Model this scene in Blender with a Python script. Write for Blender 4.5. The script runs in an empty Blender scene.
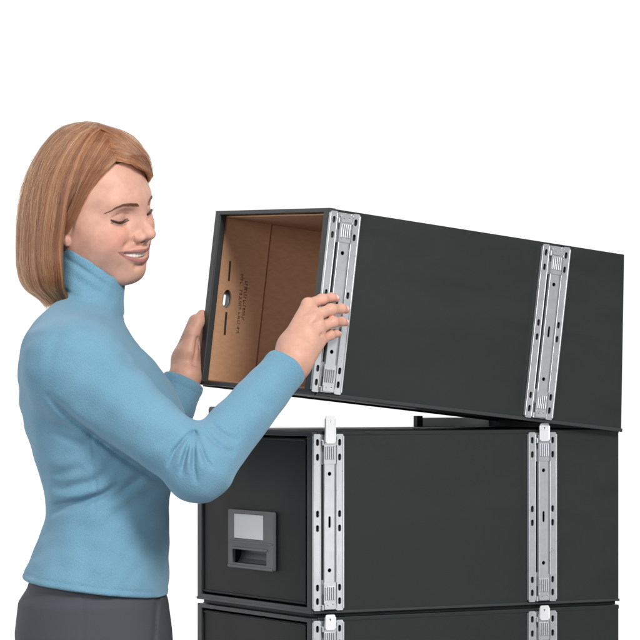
import bpy, bmesh, math, random
import numpy as np
from mathutils import Vector, Matrix
random.seed(7); rng = np.random.default_rng(11)
S = bpy.context.scene
COL = S.collection

# ------------------------------------------------------------------ camera geometry
FPX, DIST, ZC, HY = 2966.0, 4.44, 0.336, 388.0   # focal length in photo pixels, distance, height, horizon row
def P(px, py, y=0.0):
    k = (DIST + y) / FPX
    return np.array([(px - 320.0) * k, y, ZC - (py - HY) * k])
cam = bpy.data.cameras.new('camera'); camo = bpy.data.objects.new('camera', cam); COL.objects.link(camo)
camo.location = (0, -DIST, ZC); camo.rotation_euler = (math.radians(90), 0, 0)
cam.sensor_width = 36; cam.sensor_fit = 'HORIZONTAL'; cam.lens = FPX / 640 * 36
cam.shift_y = (HY - 320.0) / 640.0
cam.clip_start = 0.1; cam.clip_end = 200
S.camera = camo

# ------------------------------------------------------------------ materials
def new_mat(name):
    m = bpy.data.materials.new(name); m.use_nodes = True
    nt = m.node_tree; b = nt.nodes['Principled BSDF']
    return m, nt, b
def N(nt, t, **kw):
    n = nt.nodes.new(t)
    for k, v in kw.items(): setattr(n, k, v)
    return n
def simple(name, col, rough=0.5, metal=0.0, var=0.08, scale=30, bump=0.0, bscale=400, spec=0.5):
    m, nt, b = new_mat(name)
    tc = N(nt, 'ShaderNodeTexCoord')
    nz = N(nt, 'ShaderNodeTexNoise'); nz.inputs['Scale'].default_value = scale; nz.inputs['Detail'].default_value = 5
    nt.links.new(tc.outputs['Object'], nz.inputs['Vector'])
    mx = N(nt, 'ShaderNodeMix', data_type='RGBA')
    c1 = [max(0, c * (1 - var)) for c in col] + [1]; c2 = [c * (1 + var) for c in col] + [1]
    mx.inputs[6].default_value = c1; mx.inputs[7].default_value = c2
    nt.links.new(nz.outputs['Fac'], mx.inputs[0]); nt.links.new(mx.outputs[2], b.inputs['Base Color'])
    b.inputs['Metallic'].default_value = metal; b.inputs['Specular IOR Level'].default_value = spec
    mr = N(nt, 'ShaderNodeMapRange'); mr.inputs[3].default_value = max(0.02, rough - 0.07); mr.inputs[4].default_value = min(1, rough + 0.07)
    nt.links.new(nz.outputs['Fac'], mr.inputs[0]); nt.links.new(mr.outputs[0], b.inputs['Roughness'])
    if bump > 0:
        n2 = N(nt, 'ShaderNodeTexNoise'); n2.inputs['Scale'].default_value = bscale; n2.inputs['Detail'].default_value = 4
        nt.links.new(tc.outputs['Object'], n2.inputs['Vector'])
        bp = N(nt, 'ShaderNodeBump'); bp.inputs['Strength'].default_value = bump; bp.inputs['Distance'].default_value = 0.001
        nt.links.new(n2.outputs['Fac'], bp.inputs['Height']); nt.links.new(bp.outputs['Normal'], b.inputs['Normal'])
    return m
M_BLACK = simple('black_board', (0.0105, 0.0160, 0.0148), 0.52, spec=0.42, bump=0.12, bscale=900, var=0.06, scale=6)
def worn(m):
    nt = m.node_tree; b = nt.nodes['Principled BSDF']; tc = N(nt, 'ShaderNodeTexCoord')
    n1 = N(nt, 'ShaderNodeTexNoise'); n1.inputs['Scale'].default_value = 7; n1.inputs['Detail'].default_value = 6; n1.inputs['Distortion'].default_value = 0.8
    mp = N(nt, 'ShaderNodeMapping'); mp.inputs['Scale'].default_value = (1, 1, 2.5)
    nt.links.new(tc.outputs['Object'], mp.inputs['Vector']); nt.links.new(mp.outputs['Vector'], n1.inputs['Vector'])
    mr = N(nt, 'ShaderNodeMapRange'); mr.inputs[1].default_value = 0.3; mr.inputs[2].default_value = 0.7; mr.inputs[3].default_value = 0.38; mr.inputs[4].default_value = 0.60
    nt.links.new(n1.outputs['Fac'], mr.inputs[0]); nt.links.new(mr.outputs[0], b.inputs['Roughness'])
worn(M_BLACK)
M_BLACK_SHADED = simple('shaded_black', (0.005, 0.0065, 0.0063), 0.5, spec=0.22, bump=0.12, bscale=900, var=0.06, scale=6)  # darker copy of the black board, the front's shade put into the colour
M_EDGE = simple('dark_edge', (0.026, 0.029, 0.031), 0.45)
M_STEEL = simple('galvanised_steel', (0.53, 0.55, 0.57), 0.30, 0.65, var=0.12, scale=120)
M_GREY = simple('grey_plastic', (0.11, 0.113, 0.115), 0.45)
M_FILLER = simple('pale_filler', (0.78, 0.79, 0.78), 0.5)  # filler colour, made paler to offset the shade it sits in
M_STEEL_PALE = simple('lightened_steel', (0.78, 0.79, 0.80), 0.32, 0.35, var=0.05, scale=120)  # paler copy of the steel, lightened for tabs that sit in shade
M_CARD = simple('white_card', (0.93, 0.93, 0.94), 0.6, var=0.01)
M_INK = simple('dark_ink', (0.03, 0.018, 0.012), 0.7)
M_TAB_SHADE = simple('shadow_black', (0.012, 0.012, 0.012), 0.7)
def cardboard():
    m, nt, b = new_mat('brown_cardboard')
    tc = N(nt, 'ShaderNodeTexCoord')
    mp = N(nt, 'ShaderNodeMapping'); mp.inputs['Scale'].default_value = (1, 1, 2)
    nt.links.new(tc.outputs['Object'], mp.inputs['Vector'])
    nz = N(nt, 'ShaderNodeTexNoise'); nz.inputs['Scale'].default_value = 90; nz.inputs['Detail'].default_value = 8
    nt.links.new(mp.outputs['Vector'], nz.inputs['Vector'])
    cr = N(nt, 'ShaderNodeValToRGB')
    cr.color_ramp.elements[0].position = 0.3; cr.color_ramp.elements[0].color = (0.46, 0.25, 0.14, 1)
    cr.color_ramp.elements[1].position = 0.7; cr.color_ramp.elements[1].color = (0.52, 0.29, 0.165, 1)
    nt.links.new(nz.outputs['Fac'], cr.inputs['Fac']); nt.links.new(cr.outputs['Color'], b.inputs['Base Color'])
    b.inputs['Roughness'].default_value = 0.8
    return m
M_BOARD = cardboard()
def knit():
    m, nt, b = new_mat('blue_knit')
    tc = N(nt, 'ShaderNodeTexCoord')
    nz = N(nt, 'ShaderNodeTexNoise'); nz.inputs['Scale'].default_value = 9; nz.inputs['Detail'].default_value = 4
    nt.links.new(tc.outputs['Object'], nz.inputs['Vector'])
    fz = N(nt, 'ShaderNodeTexNoise'); fz.inputs['Scale'].default_value = 800; fz.inputs['Detail'].default_value = 3
    mp = N(nt, 'ShaderNodeMapping'); mp.inputs['Scale'].default_value = (1, 1, 0.45)
    nt.links.new(tc.outputs['Object'], mp.inputs['Vector']); nt.links.new(mp.outputs['Vector'], fz.inputs['Vector'])
    ad = N(nt, 'ShaderNodeMath', operation='ADD'); ad.use_clamp = True
    ml = N(nt, 'ShaderNodeMath', operation='MULTIPLY_ADD'); ml.inputs[1].default_value = 0.9; ml.inputs[2].default_value = -0.45
    nt.links.new(fz.outputs['Fac'], ml.inputs[0]); nt.links.new(ml.outputs[0], ad.inputs[0]); nt.links.new(nz.outputs['Fac'], ad.inputs[1])
    cr = N(nt, 'ShaderNodeValToRGB')
    cr.color_ramp.elements[0].position = 0.15; cr.color_ramp.elements[0].color = KN0
    cr.color_ramp.elements[1].position = 0.85; cr.color_ramp.elements[1].color = KN1
    nt.links.new(ad.outputs[0], cr.inputs['Fac']); nt.links.new(cr.outputs['Color'], b.inputs['Base Color'])
    b.inputs['Roughness'].default_value = 0.85; b.inputs['Specular IOR Level'].default_value = 0.15
    b.inputs['Sheen Weight'].default_value = 0.25; b.inputs['Sheen Roughness'].default_value = 0.5
    b.inputs['Sheen Tint'].default_value = (0.7, 0.85, 1, 1)
    bp = N(nt, 'ShaderNodeBump'); bp.inputs['Strength'].default_value = 0.75; bp.inputs['Distance'].default_value = 0.0012
    nt.links.new(fz.outputs['Fac'], bp.inputs['Height']); nt.links.new(bp.outputs['Normal'], b.inputs['Normal'])
    return m
KN0 = (0.112, 0.245, 0.345, 1); KN1 = (0.158, 0.315, 0.425, 1)
M_KNIT = knit()
M_TROU = simple('charcoal_cloth', (0.046, 0.052, 0.062), 0.8, bump=0.3, bscale=1500, var=0.12, scale=500)
def skin():
    m, nt, b = new_mat('skin')
    at = N(nt, 'ShaderNodeAttribute', attribute_name='Col')
    tc = N(nt, 'ShaderNodeTexCoord')
    nz = N(nt, 'ShaderNodeTexNoise'); nz.inputs['Scale'].default_value = 70; nz.inputs['Detail'].default_value = 6
    nt.links.new(tc.outputs['Object'], nz.inputs['Vector'])
    mr = N(nt, 'ShaderNodeMapRange'); mr.inputs[1].default_value = 0.3; mr.inputs[2].default_value = 0.7; mr.inputs[3].default_value = 0.90; mr.inputs[4].default_value = 1.07
    nt.links.new(nz.outputs['Fac'], mr.inputs[0])
    mx = N(nt, 'ShaderNodeMix', data_type='RGBA', blend_type='MULTIPLY'); mx.inputs[0].default_value = 1
    nt.links.new(at.outputs['Color'], mx.inputs[6]); nt.links.new(mr.outputs[0], mx.inputs[7])
    nt.links.new(mx.outputs[2], b.inputs['Base Color'])
    b.inputs['Roughness'].default_value = 0.5; b.inputs['Specular IOR Level'].default_value = 0.35
    b.inputs['Subsurface Weight'].default_value = 0.25; b.inputs['Subsurface Radius'].default_value = (1, 0.35, 0.2); b.inputs['Subsurface Scale'].default_value = 0.004
    n2 = N(nt, 'ShaderNodeTexNoise'); n2.inputs['Scale'].default_value = 900; n2.inputs['Detail'].default_value = 3
    nt.links.new(tc.outputs['Object'], n2.inputs['Vector'])
    bp = N(nt, 'ShaderNodeBump'); bp.inputs['Strength'].default_value = 0.12; bp.inputs['Distance'].default_value = 0.0006
    nt.links.new(n2.outputs['Fac'], bp.inputs['Height']); nt.links.new(bp.outputs['Normal'], b.inputs['Normal'])
    return m
M_SKIN = skin()
M_TEETH = simple('teeth', (0.80, 0.77, 0.72), 0.25, var=0.02)
M_BROW = simple('brow', (0.17, 0.075, 0.038), 0.6)
M_LASH = simple('lash', (0.02, 0.013, 0.01), 0.6)
def hairmat(name):
    m = bpy.data.materials.new(name); m.use_nodes = True; nt = m.node_tree
    nt.nodes.remove(nt.nodes['Principled BSDF']); out = nt.nodes['Material Output']
    b = N(nt, 'ShaderNodeBsdfHairPrincipled'); b.parametrization = 'COLOR'
    hi = N(nt, 'ShaderNodeAttribute', attribute_name='tone'); cr = N(nt, 'ShaderNodeValToRGB'); e = cr.color_ramp.elements
    cols = [(0.0, (0.065, 0.021, 0.009)), (0.45, (0.20, 0.066, 0.025)), (0.75, (0.33, 0.122, 0.049)), (1.0, (0.66, 0.34, 0.165))]
    for i, (p, c) in enumerate(cols):
        el = e[i] if i < 2 else e.new(p)
        el.position = p; el.color = list(c) + [1]
    nt.links.new(hi.outputs['Fac'], cr.inputs['Fac']); nt.links.new(cr.outputs['Color'], b.inputs['Color'])
    b.inputs['Roughness'].default_value = 0.32; b.inputs['Radial Roughness'].default_value = 0.55
    b.inputs['Random Roughness'].default_value = 0.2
    nt.links.new(b.outputs[0], out.inputs['Surface'])
    return m
M_HAIR = hairmat('hair')
M_HAIRBASE = simple('hair_base', (0.12, 0.045, 0.018), 0.6, var=0.3, scale=60)

# ------------------------------------------------------------------ object helpers
def link_mesh(name, me, mat, parent=None, smooth=False):
    o = bpy.data.objects.new(name, me); COL.objects.link(o)
    if mat: me.materials.append(mat)
    if parent: o.parent = parent
    if smooth: me.shade_smooth()
    return o
def from_np(name, V, F, mat, parent=None, smooth=True):
    me = bpy.data.meshes.new(name); me.from_pydata(V.tolist(), [], F.tolist() if hasattr(F, 'tolist') else F); me.update()
    return link_mesh(name, me, mat, parent, smooth)
def bm_obj(name, bm, mat, parent=None, smooth=False, bevel=0.0, seg=2):
    bmesh.ops.recalc_face_normals(bm, faces=bm.faces)
    me = bpy.data.meshes.new(name); bm.to_mesh(me); bm.free()
    o = link_mesh(name, me, mat, parent, smooth)
    if bevel > 0:
        md = o.modifiers.new('bevel', 'BEVEL'); md.width = bevel; md.segments = seg; md.limit_method = 'ANGLE'; md.angle_limit = math.radians(40)
        md.harden_normals = False
    return o
def box(bm, lo, hi):
    vs = [bm.verts.new((x, y, z)) for x in (lo[0], hi[0]) for y in (lo[1], hi[1]) for z in (lo[2], hi[2])]
    for f in ((0,1,3,2),(4,6,7,5),(0,4,5,1),(2,3,7,6),(0,2,6,4),(1,5,7,3)): bm.faces.new([vs[i] for i in f])
def plate(bm, outer, holes, t, fn):
    """extruded flat plate with holes; fn maps (u, v, w) to a point, w in 0..t"""
    cu = bpy.data.curves.new('tmp', 'CURVE'); cu.dimensions = '2D'; cu.fill_mode = 'BOTH'; cu.extrude = t / 2
    for loop in [outer] + holes:
        sp = cu.splines.new('POLY'); sp.points.add(len(loop) - 1); sp.use_cyclic_u = True
        for p, q in zip(sp.points, loop): p.co = (q[0], q[1], 0, 1)
    ob = bpy.data.objects.new('tmp', cu); COL.objects.link(ob)
    dg = bpy.context.evaluated_depsgraph_get(); me = bpy.data.meshes.new_from_object(ob.evaluated_get(dg))
    bpy.data.objects.remove(ob); bpy.data.curves.remove(cu)
    for v in me.vertices: v.co = fn(v.co.x, v.co.y, v.co.z + t / 2)
    bm.from_mesh(me); bpy.data.meshes.remove(me)
def oval(cx, cy, rx, ry, n=20, p=1.0):
    return [(cx + rx * math.cos(2*math.pi*i/n), cy + ry * math.sin(2*math.pi*i/n)) for i in range(n)]
def slot(cx, cy, w, h, n=5):
    """stadium, upright"""
    r = w / 2; pts = []
    for i in range(n + 1): a = math.pi * i / n; pts.append((cx + r*math.cos(a), cy + h/2 - r + r*math.sin(a)))
    for i in range(n + 1): a = math.pi + math.pi * i / n; pts.append((cx + r*math.cos(a), cy - h/2 + r + r*math.sin(a)))
    return pts
def rrect(x0, y0, x1, y1, r, n=4):
    pts = []
    for cx, cy, a0 in ((x1-r, y1-r, 0), (x0+r, y1-r, 90), (x0+r, y0+r, 180), (x1-r, y0+r, 270)):
        for i in range(n + 1):
            a = math.radians(a0 + 90*i/n); pts.append((cx + r*math.cos(a), cy + r*math.sin(a)))
    return pts
def empty(name, M, label, cat, group=None):
    o = bpy.data.objects.new(name, None); o.empty_display_size = 0.05; COL.objects.link(o); o.matrix_world = M
    o['label'] = label; o['category'] = cat
    if group: o['group'] = group
    return o
def frame(origin, R):
    M = Matrix.Identity(4)
    for i in range(3):
        for j in range(3): M[i][j] = float(R[i][j])
        M[i][3] = float(origin[i])
    return M

# ------------------------------------------------------------------ storage cabinets
# local axes of a cabinet: x runs back from the open front, y runs across to the far side, z up
WL, LL, HL = 0.377, 0.559, 0.270
RL = np.array([[0.8708, -0.4917, 0], [0.4917, 0.8708, 0], [0, 0, 1]])
OL = np.array([-0.012, 0, 0])
WU, HU = 0.3557, 0.2761
RU = np.array([[0.85619, -0.50639, 0.10871], [0.50682, 0.86262, 0.01993], [-0.10382, 0.03809, 0.99387]])
OU = np.array([-0.0159, -0.0326, 0.3292])
def local_hit(px, py, O, R, axis, val):
    """point of the cabinet's local plane axis = val that the photo shows at (px, py)"""
    e = R.T @ (np.array([0, -DIST, ZC]) - O); d = R.T @ (P(px, py, 0) - np.array([0, -DIST, ZC]))
    return e + d * ((val - e[axis]) / d[axis])

def rail(parent, x0, H, side, W, zlo=0.0, tab=None, back=None):
    """pressed steel strip on one side wall, with slotted flanges, raised middle, stiffening ribs and a locking tab"""
    w = 0.0505
    sg = -1 if side == 'near' else 1; yb = 0.0 if side == 'near' else W
    fl_ = 1.0 if side == 'near' else 0.3
    def fn(off): return lambda u, v, t: Vector((x0 + u, yb + sg * (off + t) * fl_, v))
    T = H - 0.003
    zs = [H * (1 - f) for f in (0.058, 0.140, 0.455, 0.535, 0.865, 0.940)]
    zs = [z for z in zs if z > zlo + 0.006]
    B = zlo + (0.002 if zlo == 0 else 0)
    bm = bmesh.new()
    for u0, u1, uc in ((0.0, 0.0118, 0.0062), (w - 0.0118, w, w - 0.0062)):
        plate(bm, rrect(u0, B, u1, T, 0.002), [slot(uc, z, 0.0052, 0.0105) for z in zs], 0.0022, fn(0.0024))
    if side == 'near':
        for u0, u1 in ((0.0112, 0.0142), (w - 0.0142, w - 0.0112)): box(bm, *sorted_box(fn(0)(u0, B + .001, 0), fn(0)(u1, T - .001, 0.0021)))
        for z_ in ((B + .001, T - .046) if T - B > .1 else (B + .001,)):
            hgt = .045 if T - B > .1 else T - B - .002
            box(bm, *sorted_box(fn(0)(0.0144, max(z_, B + .001), 0), fn(0)(w - 0.0144, max(z_, B + .001) + hgt, 0.0019)))
    else:
        for z_ in (B + .001, T - .031): box(bm, *sorted_box(fn(0)(0.0105, z_, 0), fn(0)(w - 0.0105, z_ + .03, 0.0021)))
    # outer lips of the flanges
    for u0, u1 in ((-0.0012, 0.0009), (w - 0.0009, w + 0.0012)):
        box(bm, *sorted_box(fn(0)(u0, B + 0.003, 0.0003), fn(0)(u1, T - 0.003, 0.0062)))
    for u0, u1 in ((0.0106, 0.0120), (w - 0.0120, w - 0.0106)):
        box(bm, *sorted_box(fn(0)(u0, B + 0.003, 0.0023), fn(0)(u1, T - 0.003, 0.0058)))
    # raised middle
    holes = []
    for f, kind in ((0.232, 'o'), (0.50, 'k'), (0.768, 'o')):
        z = H * (1 - f)
        if z < zlo + 0.01: continue
        if kind == 'o': holes.append(oval(w/2, z, 0.0031, 0.0031, 14))
        else: holes.append(slot(w/2, z, 0.0040, 0.0175))
    zt = T - 0.026; zb = max(B, 0.026)
    if zt > zb + 0.02:
        plate(bm, rrect(0.0172, zb, w - 0.0172, zt, 0.001), holes, 0.0016, fn(0.0058))
        for u in (0.0168, w - 0.0176):
            box(bm, *sorted_box(fn(0)(u, zb, 0.0012), fn(0)(u + 0.0008, zt, 0.0072)))
    o = bm_obj('rail', bm, M_STEEL, parent, bevel=0.0005, seg=1)
    # ribbed clips
    for z0, z1, up in ((T - 0.045, T - 0.004, 1), (0.004, 0.045, -1)):
        if z0 < zlo - 0.002: 
            if up > 0: z0 = zlo
            else: continue
        bm = bmesh.new()
        plate(bm, rrect(0.0150, z0, w - 0.0150, z1, 0.002), [], 0.0012, fn(0.0076))
        ridge = (z1 - 0.034, z1 - 0.014) if up > 0 else (z0 + 0.014, z0 + 0.034)
        if ridge[0] > zlo:
            for k in range(5):
                u = 0.0172 + k * 0.0035
                box(bm, *sorted_box(fn(0)(u, ridge[0], 0.0089), fn(0)(u + 0.0017, ridge[1], 0.0112)))
        cz = z1 - 0.011 if up > 0 else z0 + 0.001
        plate(bm, rrect(0.0158, cz, w - 0.0158, cz + 0.0095, 0.0015), [oval(w/2 - 0.005, cz + 0.005, 0.0011, 0.0011, 8), oval(w/2 + 0.004, cz + 0.0058, 0.0013, 0.0013, 8)], 0.0014, fn(0.0090))
        for u in (0.0125, w - 0.0145):
            box(bm, *sorted_box(fn(0)(u, cz - 0.002, 0.0024), fn(0)(u + 0.0018, cz + 0.006, 0.0095)))
        bm_obj('clip', bm, M_STEEL, o, bevel=0.0004, seg=1)
    if tab:
        bm = bmesh.new()
        uc = w/2 - 0.0008; hw = 0.0082
        plate(bm, rrect(uc - hw, T - 0.014, uc + hw, H + tab, 0.003), [[(uc - 0.002, H + tab - 0.006), (uc + 0.0012, H + tab - 0.006), (uc - 0.0004, H + tab - 0.0105)]], 0.0016, fn(0.0104))
        for s in (-1, 1):
            box(bm, *sorted_box(fn(0)(uc + s*hw - 0.0008, T - 0.012, 0.0094), fn(0)(uc + s*hw + 0.0008, H + tab - 0.004, 0.0135)))
        bm_obj('locking_tab', bm, M_STEEL_PALE, o, bevel=0.0004, seg=1)
    return o
def sorted_box(a, b):
    return [min(a[i], b[i]) for i in range(3)], [max(a[i], b[i]) for i in range(3)]

FT = 0.0165   # width of the front frame's uprights
def ring(bm, x0, x1, W, H, ty, tz, m=0.0, zlo=0.0):
    """rectangular ring in the y-z plane, from x0 to x1"""
    outer = [(-m, zlo - m), (W + m, zlo - m), (W + m, H + m), (-m, H + m)]
    inner = [(ty, zlo + tz), (W - ty, zlo + tz), (W - ty, H - tz), (ty, H - tz)]
    def mk(p, x): return bm.verts.new((x, p[0], p[1]))
    A = [[mk(p, x) for p in loop] for loop in (outer, inner) for x in (x0, x1)]
    o0, o1, i0, i1 = A
    for k in range(4):
        j = (k + 1) % 4
        bm.faces.new((o0[k], o0[j], i0[j], i0[k])); bm.faces.new((o1[k], i1[k], i1[j], o1[j]))
        bm.faces.new((o0[k], o1[k], o1[j], o0[j])); bm.faces.new((i0[k], i0[j], i1[j], i1[k]))

def closed_cabinet(O, W, L, H, label, zlo=0.0, tabs=True, rails=True):
    root = empty('storage_cabinet', frame(O, RL), label, 'storage cabinet', 'stacked black storage cabinets')
    t = 0.006
    bm = bmesh.new()
    box(bm, (0.010, 0, zlo), (L, t, H)); box(bm, (0.010, W - t, zlo), (L, W, H))
    box(bm, (L - t, t, zlo), (L - 0.0003, W - t, H - t))
    if zlo == 0: box(bm, (0.010, t, 0.0003), (L - t, W - t, t))
    bm_obj('side_shell', bm, M_BLACK, root, bevel=0.0012)
    bm = bmesh.new(); box(bm, (0.010, -0.0006, H - t + 0.0002), (L + 0.0006, W + 0.0006, H + 0.0012))
    bm_obj('top_panel', bm, M_BLACK, root, bevel=0.0015)
    bm = bmesh.new()
    if zlo == 0: ring(bm, 0.0, 0.0099, W, H, FT, 0.0065)
    else:
        box(bm, (0, 0, zlo), (0.0099, FT, H)); box(bm, (0, W - FT, zlo), (0.0099, W, H)); box(bm, (0, FT, H - 0.0065), (0.0099, W - FT, H))
    bm_obj('front_frame', bm, M_EDGE, root, bevel=0.0015)
    if zlo == 0:
        bm = bmesh.new(); ring(bm, 0.0105, L + 0.001, W, 0.0032, 0.004, 0.0, m=0.0012) if False else box(bm, (-0.0008, -0.0014, -0.0026), (L + 0.0012, W + 0.0014, 0.0014))
        bm_obj('bottom_rim', bm, M_EDGE, root, bevel=0.0008)
        bm = bmesh.new(); box(bm, (0.006, 0.004, -0.0078), (L - 0.004, W - 0.012, -0.0027))
        bm_obj('base_strip', bm, M_BLACK_SHADED, root)
    # drawer front
    g = 0.0035
    d0, d1, z0, z1 = FT + g + 0.001, W - FT - g + 0.011, max(zlo, 0.0065 + g), H - 0.0065 - g
    dw = None
    bm = bmesh.new()
    if zlo == 0:
        # panel with a recess for the pull: made of a plate with a hole
        pb0, pb1, pz0, pz1 = 0.140, 0.252, 0.0625, 0.0840
        plate(bm, rrect(d0, z0, d1, z1, 0.004), [rrect(pb0, pz0, pb1, pz1, 0.003)], 0.010, lambda u, v, w_: Vector((0.0035 + w_, u, v)))
        # shallow raised border line
        for a, b in (((0.0015, d0 + .001, z0 + .001), (0.0036, d0 + 0.0035, z1 - .001)), ((0.0015, d0 + .0035, z1 - 0.0035), (0.0036, d1 - .0035, z1 - .001)), ((0.0015, d0 + .0035, z0 + .001), (0.0036, d1 - .0035, z0 + 0.0035))):
            box(bm, a, b)
    else:
        box(bm, (0.0035, d0, zlo), (0.0100, d1, z1)); box(bm, (0.0102, 0.007, zlo + 0.0004), (0.0160, W - 0.007, H - 0.0070))
    dw = bm_obj('drawer_front', bm, M_BLACK_SHADED, root, bevel=0.0012)
    if zlo == 0:
        bm = bmesh.new()
        h0, h1, hz0, hz1 = 0.1187, 0.2667, 0.0545, 0.1455
        plate(bm, rrect(h0, hz0, h1, hz1, 0.003), [rrect(0.140, 0.0625, 0.252, 0.0840, 0.002), rrect(0.1505, 0.1005, 0.2485, 0.1400, 0.0015)], 0.005, lambda u, v, w_: Vector((-0.0018 + w_, u, v)))
        # lip over the pull and ledge under the card
        box(bm, (-0.0042, 0.138, 0.0838), (0.004, 0.254, 0.0872)); box(bm, (-0.0035, h0 + .002, 0.0945), (-0.0019, h1 - .002, 0.0968))
        box(bm, (-0.0040, h0 + .001, hz0 + .0008), (-0.0019, h1 - .001, hz0 + 0.0042))
        bm_obj('label_holder', bm, M_GREY, dw, bevel=0.0008)
        bm = bmesh.new(); box(bm, (-0.0012, 0.1512, 0.1011), (0.0012, 0.2478, 0.1393)); bm_obj('label_card', bm, M_CARD, dw)
        bm = bmesh.new()
        # scooped cup behind the pull
        prof = [(0.0036, 0.0850), (0.013, 0.0842), (0.0155, 0.078), (0.012, 0.069), (0.0075, 0.0635), (0.0036, 0.0618)]
        A = [bm.verts.new((x, 0.1385, z)) for x, z in prof]; Bv = [bm.verts.new((x, 0.2535, z)) for x, z in prof]
        for k in range(len(prof) - 1): bm.faces.new((A[k], A[k+1], Bv[k+1], Bv[k]))
        bm.faces.new(A); bm.faces.new(Bv[::-1])
        bm_obj('pull_cup', bm, M_GREY, dw)
    x2 = 0.3857
    for x0 in (0.0008, x2):
        rail(root, x0, H, 'near', W, zlo, tab=(0.024 if x0 < 0.1 else 0.011) if tabs else 0.006)
        rail(root, x0 + 0.006, H, 'far', W, zlo, tab=0.036 if x0 < 0.1 else None) if tabs else None
    return root

low = closed_cabinet(OL, WL, LL, HL, 'closed black storage cabinet with grey label holder and white card on its drawer')
# pale filler added in the gap under the upper cabinet, lightened against the shade
bm = bmesh.new(); box(bm, (0.4145, WL - 0.016, HL + 0.0012), (LL - 0.012, WL - 0.006, HL + 0.0165)); bm_obj('gap_filler', bm, M_FILLER, low, bevel=0.001)
bm = bmesh.new()
vs = [bm.verts.new((x, y, z)) for x in (LL - 0.0115, LL - 0.002) for y, z in ((0.012, HL + 0.0012), (WL - 0.006, HL + 0.0012), (WL - 0.006, HL + 0.0170), (0.012, HL + 0.0050))]
for f in ((0,1,2,3), (7,6,5,4), (0,4,5,1), (1,5,6,2), (2,6,7,3), (3,7,4,0)): bm.faces.new([vs[i] for i in f])
bm_obj('rear_filler', bm, M_EDGE, low)  # dark wedge added to close the bright gap under the upper cabinet
bm = bmesh.new(); box(bm, (0.4030, WL - 0.018, HL + 0.0012), (0.4140, WL - 0.005, HL + 0.0195)); bm_obj('far_tab_block', bm, M_TAB_SHADE, low, bevel=0.001)  # stands in for the far second tab, its dark side put into the colour
closed_cabinet(OL + np.array([0, 0, -0.2795]), WL, LL, HL, 'lowest black cabinet of the stack, only its top edge showing under the closed one', tabs=False)

# --- upper cabinet, open at the front and lifted off its locks
upper = empty('storage_cabinet', frame(OU, RU), 'open black storage cabinet with brown cardboard inside, tilted up in the woman\'s hands', 'storage cabinet', 'stacked black storage cabinets')
LT, LB = 0.5457, 0.5765
t = 0.005
def quadbox(bm, y0, y1, z0, z1, x0=0.0118):
    """box whose rear end follows the slanted back"""
    e = lambda z: LB + (LT - LB) * z / HU
    vs = [bm.verts.new((x, y, z)) for y in (y0, y1) for x, z in ((x0, z0), (e(z0), z0), (e(z1), z1), (x0, z1))]
    a, b = vs[:4], vs[4:]
    bm.faces.new(a); bm.faces.new(b[::-1])
    for k in range(4):
        j = (k + 1) % 4; bm.faces.new((a[k], b[k], b[j], a[j]))
holes_px = (226.5, 299)
hc = local_hit(*holes_px, OU, RU, 1, WU - 0.010)
HOLE = (float(hc[0]) + 0.001, float(hc[2]))
bm = bmesh.new()
quadbox(bm, 0, t, 0.0, HU)
plate(bm, [(0.0118, 0), (LB, 0), (LT, HU), (0.0118, HU)], [oval(HOLE[0] + .0015, HOLE[1], 0.0085, 0.0150, 24)], t, lambda u, v, w_: Vector((u, WU - t + w_, v)))
quadbox(bm, t, WU - t, HU - t, HU - 0.0003); quadbox(bm, t, WU - t, 0.0003, t)
vs = [bm.verts.new((x, y, z)) for y in (t, WU - t) for x, z in ((LB - 0.0065, t), (LB - 0.0015, t), (LT - 0.0015, HU - t), (LT - 0.0065, HU - t))]
for f in ((0,1,2,3), (7,6,5,4), (0,4,5,1), (2,6,7,3), (1,5,6,2), (0,3,7,4)): bm.faces.new([vs[i] for i in f])
bm_obj('side_shell', bm, M_BLACK, upper, bevel=0.001)
bm = bmesh.new(); ring(bm, 0.0, 0.0115, WU, HU, 0.0165, 0.0055, m=0.0008)
bm_obj('front_frame', bm, M_EDGE, upper, bevel=0.0015)
bm = bmesh.new()
for (a, b) in (((0.0118, -0.0016, -0.0030), (LB + 0.001, 0.006, 0.0026)), ((0.0118, WU - 0.006, -0.0030), (LB + 0.001, WU + 0.0016, 0.0026))): box(bm, a, b)
bm_obj('bottom_rim', bm, M_EDGE, upper, bevel=0.0008)
# cardboard liner: left inner flap with a finger hole, deeper wall, ceiling, floor, right wall and back
fx = float(local_hit(263, 300, OU, RU, 1, WU - 0.010)[0])
lin = bmesh.new()
y1 = WU - t - 0.0006
quad = lambda bm, a, b: box(bm, a, b)
quad(lin, (fx + 0.0005, y1 - 0.0022, t + .001), (0.52, y1, HU - t - .001))
quad(lin, (0.0122, t + 0.0006, t + .001), (0.52, t + 0.0030, HU - t - .001))
quad(lin, (0.0122, t + 0.0032, HU - t - 0.0032), (0.52, y1 - 0.0070, HU - t - 0.0008))
quad(lin, (0.0122, t + 0.0032, t + 0.0008), (0.52, y1 - 0.0070, t + 0.0032))
quad(lin, (0.515, t + 0.004, t + 0.004), (0.518, y1 - 0.004, HU - t - 0.004))
liner = bm_obj('cardboard_liner', lin, M_BOARD, upper, bevel=0.0005, seg=1)
fl = bmesh.new()
plate(fl, rrect(0.0122, t + 0.001, fx, HU - t - 0.001, 0.001), [oval(HOLE[0], HOLE[1], 0.0082, 0.0150, 24)], 0.0045, lambda u, v, w_: Vector((u, y1 - 0.0052 + w_, v)))
flap = bm_obj('liner_flap', fl, M_BOARD, liner, bevel=0.0005, seg=1)
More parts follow.
